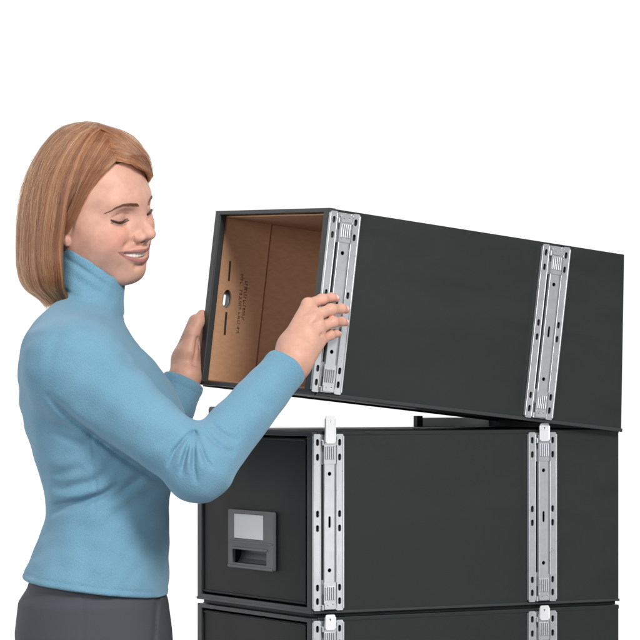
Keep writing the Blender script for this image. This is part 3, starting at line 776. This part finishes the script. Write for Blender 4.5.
# --- sweater
TZ = [(298,60,116,.052),(310,50,119,.075),(320,41,122,.115),(333,31,131,.158),(350,24,145,.178),(370,20,161,.180),(390,20,175,.174),(410,22,185,.168),(430,27,185,.162),(450,33,180,.156),(470,39,174,.151),(490,45,170,.147),(506,48.5,169,.145),(520,46,168.5,.147),(550,35,168.5,.160),(575,24,168.5,.170),(620,10,168,.18)]
def torso_fn(extra=0.0):
    zz = np.array([P(0, r[0])[2] for r in TZ])[::-1]; xl = np.array([P(r[1], 0)[0] for r in TZ])[::-1]; xr = np.array([P(r[2], 0)[0] for r in TZ])[::-1]; bb = np.array([r[3] for r in TZ])[::-1]
    def sm(z, v):
        zf = z.ravel(); r = sum(np.interp(zf + d, zz, v)*w for d, w in ((-.012, .25), (0, .5), (.012, .25))); return r.reshape(z.shape)
    def fn(x, y, z):
        L, R_, B = sm(z, xl), sm(z, xr), sm(z, bb)
        cx, a = (L + R_)/2, (R_ - L)/2 + extra; B = B + extra
        n = 2.35
        q = (np.abs((x - cx)/a)**n + np.abs(y/B)**n)**(1/n)
        return (q - 1)*np.minimum(a, B)*0.95
    return fn
def sweater():
    g = Grid((P(4, 0, -.1)[0], -0.32, P(0, 612)[2]), (P(318, 0)[0], 0.33, P(0, 244)[2]), 0.0021)
    lo, hi = g.lo, g.lo + g.h*g.n
    g.apply(torso_fn(), lo, (P(192, 0)[0], hi[1], P(0, 296)[2]), 0.0)
    # collar: slanted tube with a folded-over layer
    cb, ct = P(86.5, 330, 0), P(92, 258, -0.006); axis = (ct - cb)/np.linalg.norm(ct - cb)
    topn = np.array([0.55, 0.0, 0.835]); topn /= np.linalg.norm(topn); tp = P(96, 265, -0.05)
    fn_ = np.array([0.42, -0.05, 0.90]); fn_ /= np.linalg.norm(fn_); fp = P(96, 303, 0)
    def collar(x, y, z):
        px, py, pz = x - cb[0], y - cb[1], z - cb[2]
        t_ = px*axis[0] + py*axis[1] + pz*axis[2]
        qx, qy, qz = px - t_*axis[0], py - t_*axis[1], pz - t_*axis[2]
        r = np.sqrt(qx**2*1.0 + (qy*0.90)**2 + qz**2)
        top = (x - tp[0])*topn[0] + (y - tp[1])*topn[1] + (z - tp[2])*topn[2]
        fold = (x - fp[0])*fn_[0] + (y - fp[1])*fn_[1] + (z - fp[2])*fn_[2]
        R0 = 0.0500 + 0.0035*np.clip(fold/0.004, 0, 1) - 0.10*np.clip(t_ - 0.02, 0, 0.09) * 0.25
        d = np.abs(r - R0 + 0.0065) - 0.0065
        return np.maximum(np.maximum(d, top), -t_ - 0.01)
    g.apply(collar, P(40, 345, 0) - [0, .09, 0], P(135, 240, 0) + [0, .09, 0], 0.009)
    # right (near) arm
    sh, el, wr = P(76, 368, -0.140), P(199, 468.5, -0.222), P(287, 366.5, -0.108)
    g.cap(sh, P(72, 352, -0.06), 0.056, 0.05, 0.05)
    g.cap(sh, el, 0.0580, 0.0445, 0.035)
    g.cap(el, wr, 0.0450, 0.0325, 0.02)
    cn = (wr - el)/np.linalg.norm(wr - el)
    cut = lambda x, y, z: (x - wr[0])*cn[0] + (y - wr[1])*cn[1] + (z - wr[2])*cn[2]
    q_lo, q_hi = P(255, 412, 0) - [0, .2, 0], P(318, 325, 0); q_hi[1] = 0.0
    g.apply(cut, q_lo, q_hi, 0.003, 'i')
    # left (far) arm
    sh2, el2, wr2 = P(96, 360, 0.145), P(152, 452, 0.238), P(184, 379.5, 0.262)
    g.cap(sh2, el2, 0.057, 0.046, 0.035); g.cap(el2, wr2, 0.044, 0.0335, 0.02)
    cn2 = (wr2 - el2)/np.linalg.norm(wr2 - el2)
    cut2 = lambda x, y, z: (x - wr2[0])*cn2[0] + (y - wr2[1])*cn2[1] + (z - wr2[2])*cn2[2]
    g.apply(cut2, P(150, 410, .2) - [0, 0.02, 0], P(225, 330, .4), 0.003, 'i')
    # cuffs: slightly raised welt line
    for w_, n_, r_ in ((wr, cn, 0.0), (wr2, cn2, 0.0)):
        pass
    # folds: drawn on the near surface as seams and creases of the cloth (grooves through the near side)
    def fold(pts, w, depth, yr, y0, y1, ends=True):
        Q = [P(px, py, yr) for px, py in pts]
        m = w*2.6
        A = np.array(Q); lo_ = A.min(0) - m; hi_ = A.max(0) + m; lo_[1] = y0; hi_[1] = y1
        def fn(x, y, z):
            best = None; tt = None; n = len(Q) - 1
            for i in range(n):
                a, b = Q[i], Q[i+1]; abx, abz = b[0]-a[0], b[2]-a[2]; L = abx*abx + abz*abz
                t_ = np.clip(((x - a[0])*abx + (z - a[2])*abz)/L, 0, 1)
                d2 = (x - a[0] - t_*abx)**2 + (z - a[2] - t_*abz)**2
                s_ = (i + t_)/n
                if best is None: best, tt = d2, s_
                else: tt = np.where(d2 < best, s_, tt); best = np.minimum(best, d2)
            env = np.clip(np.sin(np.pi*np.clip(tt*0.92 + 0.08, 0, 1)), 0, 1)**0.7 if ends else 1.0
            fade = np.clip((y1 - y)/0.03, 0, 1)
            return depth*np.exp(-best/w**2)*env*fade
        g.apply(fn, lo_, hi_, 0, '+')
    def drape(x, y, z):
        a = np.sin(x*95 + z*60 + 2*np.sin(z*23 + y*17)) * np.sin(z*70 - x*45 + y*40 + 1.3)
        b = np.sin(z*150 - x*60 + 3*np.sin(x*31)) * np.sin(x*70 + y*55)
        return 0.0009*a + 0.0005*b
    g.apply(drape, lo, hi, 0, '+')
    # armpit and sleeve line
    fold([(50,396),(68,414),(92,434),(120,456),(150,478),(165,488)], 0.006, 0.008, -0.17, -0.3, -0.06)
    fold([(46,420),(62,426),(84,436)], 0.007, 0.003, -0.17, -0.3, -0.06)
    fold([(52,432),(70,440),(90,446)], 0.006, 0.003, -0.16, -0.3, -0.06)
    # waist
    fold([(47,508),(62,505),(82,502),(102,495),(122,482)], 0.0055, 0.0095, -0.14, -0.3, 0.05)
    fold([(47,515),(60,511),(75,508)], 0.004, 0.004, -0.14, -0.3, 0.05)
    fold([(44,485),(66,488),(92,482),(112,470)], 0.008, 0.005, -0.14, -0.3, -0.02)
    fold([(42,472),(60,474),(84,466)], 0.008, 0.0045, -0.14, -0.3, -0.02)
    fold([(110,500),(128,486),(150,470)], 0.007, 0.005, -0.14, -0.3, -0.02)
    fold([(112,520),(135,500),(160,490)], 0.010, 0.004, -0.14, -0.3, -0.02)
    fold([(48,520),(44,545),(36,565)], 0.012, 0.002, -0.14, -0.3, -0.02)
    fold([(92,436),(94,460),(96,492),(92,520)], 0.0018, 0.0018, -0.15, -0.3, -0.05)     # side seam
    # chest against the arm
    fold([(124,326),(134,346),(146,366)], 0.006, 0.004, -0.1, -0.3, 0.10)
    fold([(118,345),(130,362),(142,376)], 0.008, 0.003, -0.15, -0.3, 0.0)
    # shoulder seam and soft drapes
    fold([(62,330),(54,350),(50,375),(52,398)], 0.009, 0.0022, -0.17, -0.3, -0.05)
    fold([(78,395),(110,420),(140,440)], 0.016, 0.0022, -0.2, -0.32, -0.1)
    fold([(100,365),(130,395),(160,420)], 0.014, 0.0018, -0.2, -0.32, -0.1)
    # elbow: deep creases fanning out from the bend
    eb = (193, 431)
    fold([eb,(184,440),(174,452),(168,468)], 0.0036, 0.0085, -0.25, -0.33, -0.13)
    fold([(194,433),(188,446),(184,462),(182,476)], 0.0036, 0.0085, -0.25, -0.33, -0.13)
    fold([(195,434),(194,448),(194,466),(197,484)], 0.0034, 0.0090, -0.25, -0.33, -0.13)
    fold([(197,434),(200,446),(206,460),(214,470)], 0.0032, 0.0068, -0.25, -0.33, -0.13)
    fold([(203,430),(212,440),(224,450),(236,455)], 0.0042, 0.0052, -0.25, -0.33, -0.10)
    fold([(212,424),(222,434),(238,441)], 0.0042, 0.0046, -0.22, -0.33, -0.08)
    fold([(180,432),(168,438),(156,448)], 0.006, 0.0030, -0.25, -0.33, -0.12)
    for a, b, w_ in (((188,436),(176,470),.004), ((191,440),(188,474),.004), ((198,440),(204,474),.004)):
        fold([a, ((a[0]+b[0])/2, (a[1]+b[1])/2), b], w_, -0.0034, -0.25, -0.33, -0.13)
    fold([(252,392),(262,402),(272,408)], 0.006, 0.0018, -0.15, -0.3, -0.05)
    fold([(66,258),(84,270),(100,281),(116,292)], 0.0030, 0.0034, -0.05, -0.12, 0.0)
    fold([(72,276),(88,286),(104,296)], 0.0050, 0.0022, -0.05, -0.12, 0.0)
    # hem and cuff welts
    def hem(x, y, z):
        return -(z - (P(0, 589)[2] - 0.125*(x - P(120,0)[0]))) 
    g.apply(hem, lo, (P(195, 0)[0], hi[1], P(0, 540)[2]), 0.004, 'i')
    def welt(x, y, z):
        d = -hem(x, y, z) - 0.010
        return 0.0011*np.exp(-(d/0.0016)**2)
    g.apply(welt, lo, (P(195, 0)[0], hi[1], P(0, 560)[2]), 0, '+')
    for w_, n_, b0, b1 in ((wr, cn, P(255, 412, -.3), P(318, 325, 0)), (wr2, cn2, P(150, 412, .18), P(225, 330, .4))):
        def cw(x, y, z, w_=w_, n_=n_):
            d = (x - w_[0])*n_[0] + (y - w_[1])*n_[1] + (z - w_[2])*n_[2] + 0.016
            return 0.0009*np.exp(-(d/0.0016)**2)
        g.apply(cw, np.minimum(b0, b1), np.maximum(b0, b1), 0, '+')
    V, F = g.mesh(); V = relax(V, F, 3, 0.5)
    return person_part('turtleneck_sweater', V, F, M_KNIT)
sweater()

# --- trousers, shown from waist to hip
def trousers():
    zt, zb = P(0, 572)[2], P(0, 720)[2]
    g = Grid((P(0, 0)[0], -0.22, zb - 0.012), (P(190, 0)[0], 0.22, zt + 0.02), 0.0028)
    lo, hi = g.lo, g.lo + g.h*g.n
    xs = lambda z, a, b: np.interp(z, [P(0, 626)[2], P(0, 560)[2]], [b, a])
    def fn(x, y, z):
        L = np.interp(z.ravel(), [P(0,720)[2], P(0,630)[2], P(0,600)[2], P(0,560)[2]], [P(20,0)[0], P(16.5,0)[0], P(20,0)[0], P(32,0)[0]]).reshape(z.shape)
        R_ = np.interp(z.ravel(), [P(0,720)[2], P(0,630)[2], P(0,600)[2], P(0,560)[2]], [P(178,0)[0], P(171.5,0)[0], P(167.5,0)[0], P(165,0)[0]]).reshape(z.shape)
        tuck = 0.007*np.clip((z - P(0, 600)[2])/0.02, 0, 1); cx, a = (L + R_)/2, (R_ - L)/2 - tuck; B = 0.164 - tuck
        q = (np.abs((x - cx)/a)**2.5 + np.abs(y/B)**2.5)**(1/2.5)
        return (q - 1)*np.minimum(a, B)*0.95
    g.apply(fn, lo, hi, 0)
    def flat(x, y, z): return np.maximum(zb - z, z - zt) + 0*x + 0*y
    g.apply(flat, lo, hi, 0.002, 'i')
    a, b = P(160.5, 588), P(153, 720)
    def crease(x, y, z):
        t_ = (z - b[2])/(a[2] - b[2]); cx = b[0] + t_*(a[0] - b[0])
        return 0.004*np.exp(-((x - cx)/0.0026)**2)*np.clip((-y + 0.02)/0.03, 0, 1)
    g.apply(crease, lo, hi, 0, '+')
    def seam(x, y, z): return 0.0012*np.exp(-((x - P(92, 0)[0] + 0*z)/0.0016)**2)*(y < 0)
    g.apply(seam, lo, hi, 0, '+')
    V, F = g.mesh(); V = relax(V, F, 2)
    return person_part('trousers', V, F, M_TROU)
trousers()

# --- hair: a bob combed from a parting; strands are curves laid on a lofted cap
HZ = [(121.5,86,90),(123,74,98),(126,64,106),(131,56,122),(137,49.5,133),(146,42,141),(158,34.5,148),(172,28,151),(186,23.5,151),(202,20,149),(222,17.5,146),(245,16.5,142),(265,17,138),(280,20,133),(292,27,126),(301,38,118)]
_hy = np.array([r[0] for r in HZ], float); _hl = np.array([r[1] for r in HZ], float); _hr = np.array([r[2] for r in HZ], float)
F2 = np.array([math.sin(YAW), -math.cos(YAW)]); X2 = np.array([-math.cos(YAW), -math.sin(YAW)])
KY = -0.012
def hair_pt(py, phi, inset=0.0):
    """point of the outer hair surface at photo row py and angle phi (0 = the face's direction, positive = her right)"""
    l, r = np.interp(py, _hy, _hl), np.interp(py, _hy, _hr)
    k = (DIST + KY)/FPX; cx = ((l + r)/2 - 320)*k; w = (r - l)/2*k
    sc = w/0.1025
    A, B = 0.110*sc, 0.085*sc
    A = A - inset; B = B - inset
    cp, sp = np.cos(phi), np.sin(phi)
    x = cx + A*cp*F2[0] + B*sp*X2[0]; y = KY + A*cp*F2[1] + B*sp*X2[1]
    z = ZC - (py - HY)*k + np.zeros_like(x)
    return np.stack([x, y, z], -1)
def near_ang(px, py, inset=0.0):
    """angle on her right side at which the hair surface shows at photo column px, row py"""
    l, r = np.interp(py, _hy, _hl), np.interp(py, _hy, _hr)
    k = (DIST + KY - 0.06)/FPX; w = (r - l)/2*k; sc = w/0.1025
    a, b = 0.110*sc*F2[0], 0.085*sc*X2[0]
    C = np.hypot(a, b); dl = np.arctan2(-b, a)
    return np.arccos(np.clip(((px - (l + r)/2)*k)/C, -1, 1)) - dl
# outer layer's front edge, hairline it is swept back from, and the far side's limit
_ly = np.array([121, 128, 136, 146, 160, 180, 200, 225, 250, 280, 302], float)
_lx = np.array([106, 102, 96, 90, 83, 76, 71, 67, 63.5, 64.5, 68], float)
_lp = near_ang(_lx, _ly)
_fy = np.array([124, 138, 166, 178, 186, 200, 301], float); _fp = np.radians([55, 30, -10, -26, -75, -92, -105])
def strands(n, nseg, seed):
    r = np.random.default_rng(seed); out = []; tone = []
    for i in range(n):
        v = r.uniform(-1, 1)          # -1 far limit, 0 back of the head, 1 near limit
        if r.random() < 0.66: v = abs(v)
        depth = abs(r.normal(0, 1))*0.0030 + (0.0 if r.random() < 0.8 else 0.004)
        y0 = 121.8 + r.random()**1.5*14
        yend = 299.5 + r.normal(0, 2.6) + (r.uniform(0, 4) if r.random() < .1 else 0)
        if r.random() < 0.30: yend = r.uniform(190, 298)
        if v < -0.97: yend = r.uniform(160, 186)
        u = np.linspace(0, 1, nseg); py = y0 + (yend - y0)*u**1.25
        lim = np.interp(py, _ly, _lp) if v >= 0 else -np.interp(py, _fy, _fp)
        vv = np.clip(abs(v) + 0.012*np.sin(py/31 + i % 7)*(abs(v) < 0.97), 0, 1)
        ang = lim*vv + math.pi*(1 - vv)
        ang = ang if v >= 0 else -ang
        clump = math.floor(v*40 + r.normal(0, .6))
        wob = 0.012*np.sin(py/24.0 + clump*1.7) + 0.020*math.sin(clump*12.9898)*u + r.normal(0, .004)*np.sin(u*2.5)
        inset = depth + 0.0013*np.sin(clump*2.3 + py/40) + 0.010*np.clip((py - 284)/18, 0, 1)**2
        if v > 0.9: inset = inset + 0.002*(v - 0.9)/0.1
        out.append(hair_pt(py, ang + wob, inset*np.clip(u*12, 0.25, 1)))
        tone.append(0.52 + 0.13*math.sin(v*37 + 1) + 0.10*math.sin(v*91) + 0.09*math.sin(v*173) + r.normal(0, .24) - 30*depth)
    # locks swept back from the hairline over the right temple and behind the ear, under the outer layer
    A_ = np.array([(104, 123.5), (93, 140), (82, 163), (75, 186), (69, 212), (64, 232)], float)
    B_ = np.array([(122, 159.5), (114, 168), (103, 181), (88, 201), (75, 220), (66, 236)], float)
    tt = np.linspace(0, 1, 6); uu = np.linspace(0, 1, 22)
    from_poly = lambda Q: np.stack([np.interp(np.clip(uu, 0, 1), tt, Q[:, c]) for c in (0, 1)], 1)
    def smooth(Q):
        for _ in range(6): Q = np.concatenate([Q[:1], (Q[:-2] + 2*Q[1:-1] + Q[2:])/4, Q[-1:]])
        return Q
    for i in range(8000):
        j = r.beta(1.1, 0.9); Q = A_*(1 - j) + B_*j; q = smooth(from_poly(Q))
        c_ = math.floor(j*16 + r.normal(0, .5))
        q[:, 0] += r.normal(0, .6) + 0.9*np.sin(uu*4 + c_*2.1); q[:, 1] += r.normal(0, .8) + 0.8*np.sin(uu*3.3 + c_*1.3)
        if r.random() < 0.12: q += np.array([1.6, 1.1])*r.random()*np.sin(uu*3)[:, None]
        n0 = 0 if r.random() < 0.75 else r.integers(0, 9); n1 = 22 - r.integers(0, 6); q = q[n0:n1]
        ins = 0.0035 + abs(r.normal(0, .0022)) + 0.0012*np.sin(c_*1.9) + 0.004*j*np.linspace(0.3, 1, len(q)) + 0.007*np.linspace(0, 1, len(q))**1.5
        out.append(hair_pt(q[:, 1], near_ang(q[:, 0], q[:, 1]), ins))
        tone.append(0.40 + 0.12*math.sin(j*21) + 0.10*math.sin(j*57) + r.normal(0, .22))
    return out, tone
def hair():
    out, tone = strands(24000, 26, 3)
    # swept fringe: from the parting over the forehead to her left temple, and back over her right temple
    r = np.random.default_rng(9)
    for i in range(8500):
        j = r.random(); sft = r.beta(1.2, 1.2); u = np.linspace(0, 1, 24)
        c_ = math.floor(j*14 + r.normal(0, .4))
        sx_, sy_ = 104 + 18*j + r.normal(0, 1.6), 123.5 + 36*j + r.normal(0, 1.2)
        ang0 = float(near_ang(sx_, sy_)); ang1 = -math.radians(6 + 44*sft)
        ph = ang0 + (ang1 - ang0)*u**0.95
        sy_ += (r.uniform(0, 5) if (j > 0.88 and r.random() < 0.35) else 0); ye = 169 + 11*sft + 3.5*j + r.normal(0, 1.2)
        py = sy_ + (ye - sy_)*(0.42*u + 0.58*u**(2.6 - 1.3*j)) + (1.0*np.sin(u*7 + c_*2.1) + 0.8*np.sin(u*13 + c_))*np.sin(np.pi*u)
        py = np.minimum(py, 186 - 7*r.random())
        ins = 0.0030*np.exp(-u/0.12) + 0.0008 + abs(r.normal(0, .0024)) + 0.0014*np.sin(c_*2.0 + u*5)*np.sin(np.pi*u)
        out.append(hair_pt(py, ph, ins)); tone.append(0.50 + 0.12*math.sin(j*19 + sft*4) + 0.10*math.sin(j*47) + r.normal(0, .24))
    for i in range(260):      # loose hairs that stand off the outline
        v = r.uniform(-1, 1); y0 = 122 + r.random()*60; ln = r.uniform(25, 80)
        u = np.linspace(0, 1, 14); py = np.minimum(y0 + ln*u, 303)
        lim = np.interp(py, _ly, _lp) if v >= 0 else -np.interp(py, _fy, _fp)
        ang = (lim*abs(v)*0.96 + math.pi*(1 - abs(v)*0.96))*(1 if v >= 0 else -1)
        out.append(hair_pt(py, ang + 0.06*np.sin(u*3 + i), -0.0035*r.random()*np.sin(u*2.6))); tone.append(0.6)
    # under-layer, a closed cap a few millimetres inside
    ny, nv = 60, 90; V = []
    ys = np.linspace(122.5, 297, ny); vs_ = np.linspace(-0.985, 0.985, nv)
    for ins in (0.0065, 0.0105):
        for yy in ys:
            ln, lf = float(near_ang(np.interp(yy, [122, 150, 160, 165, 181, 201, 220, 236, 250, 280, 302], [110, 128, 122, 110, 91, 78, 69, 66, 63.5, 64, 67]), yy)), math.radians(np.interp(yy, [124, 136, 146, 152, 160, 301], [-55, -40, -10, 40, 85, 102]))
            if yy < 150: ln = 0.0 + 0*ln
            elif yy < 160: ln = ln*(yy - 150)/10
            ang = np.where(vs_ >= 0, ln*vs_ + math.pi*(1 - vs_), -(lf*(-vs_) + math.pi*(1 + vs_)))
            V.append(hair_pt(np.full(nv, yy), ang, ins*min(1, (yy - 121.5)/12 + .15) + 0.012*max(0, (yy - 282)/18)**2))
    V = np.concatenate(V); F = []
    half = ny*nv
    for i in range(ny - 1):
        for j in range(nv - 1):
            a, b, c, d = i*nv + j, i*nv + j + 1, (i+1)*nv + j + 1, (i+1)*nv + j
            F.append((a, b, c, d)); F.append((half + d, half + c, half + b, half + a))
    for i in range(ny - 1):
        for j in (0, nv - 1): F.append((i*nv + j, (i+1)*nv + j, half + (i+1)*nv + j, half + i*nv + j))
    for j in range(nv - 1):
        for i in (0, ny - 1): F.append((i*nv + j, half + i*nv + j, half + i*nv + j + 1, i*nv + j + 1))
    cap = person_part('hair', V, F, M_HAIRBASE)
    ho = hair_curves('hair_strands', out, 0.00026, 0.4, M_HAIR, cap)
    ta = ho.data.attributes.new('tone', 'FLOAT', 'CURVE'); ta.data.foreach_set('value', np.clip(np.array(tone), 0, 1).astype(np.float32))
hair()

# ------------------------------------------------------------------ light
w = bpy.data.worlds.new('World'); S.world = w; w.use_nodes = True
nt = w.node_tree; bg = nt.nodes['Background']
tc = N(nt, 'ShaderNodeTexCoord'); sx = N(nt, 'ShaderNodeSeparateXYZ'); nt.links.new(tc.outputs['Generated'], sx.inputs[0])
cr = N(nt, 'ShaderNodeValToRGB'); cr.color_ramp.interpolation = 'EASE'
mr = N(nt, 'ShaderNodeMapRange'); mr.inputs[1].default_value = -1; mr.inputs[2].default_value = 1
nt.links.new(sx.outputs['Y'], mr.inputs[0]); nt.links.new(mr.outputs[0], cr.inputs['Fac'])
e = cr.color_ramp.elements; e[0].position = 0.35; e[0].color = (0.26, 0.26, 0.265, 1); e[1].position = 0.62; e[1].color = (1.02, 1.02, 1.02, 1)
nt.links.new(cr.outputs['Color'], bg.inputs['Color']); bg.inputs['Strength'].default_value = 1.0
def area(name, loc, target, size, power, col=(1, 1, 1)):
    l = bpy.data.lights.new(name, 'AREA'); l.shape = 'RECTANGLE'; l.size, l.size_y = size; l.energy = power; l.color = col
    o = bpy.data.objects.new(name, l); COL.objects.link(o); o.location = loc
    o.rotation_euler = (Vector(target) - Vector(loc)).to_track_quat('-Z', 'Y').to_euler()
area('key_lamp', (1.5, -3.2, 2.3), (0, 0, 0.35), (0.9, 0.9), 165, (1, 0.985, 0.96))
area('fill_lamp', (-1.65, -3.2, 0.9), (-0.1, 0, 0.35), (1.6, 1.6), 62)
area('rail_glint_light', (2.13, -1.27, 0.0), (0, 0, 0.13), (0.36, 0.36), 2.2)  # added light with no known source, brightens the near rail
S.view_settings.view_transform = 'Standard'; S.view_settings.look = 'None'; S.view_settings.exposure = 0; S.view_settings.gamma = 1
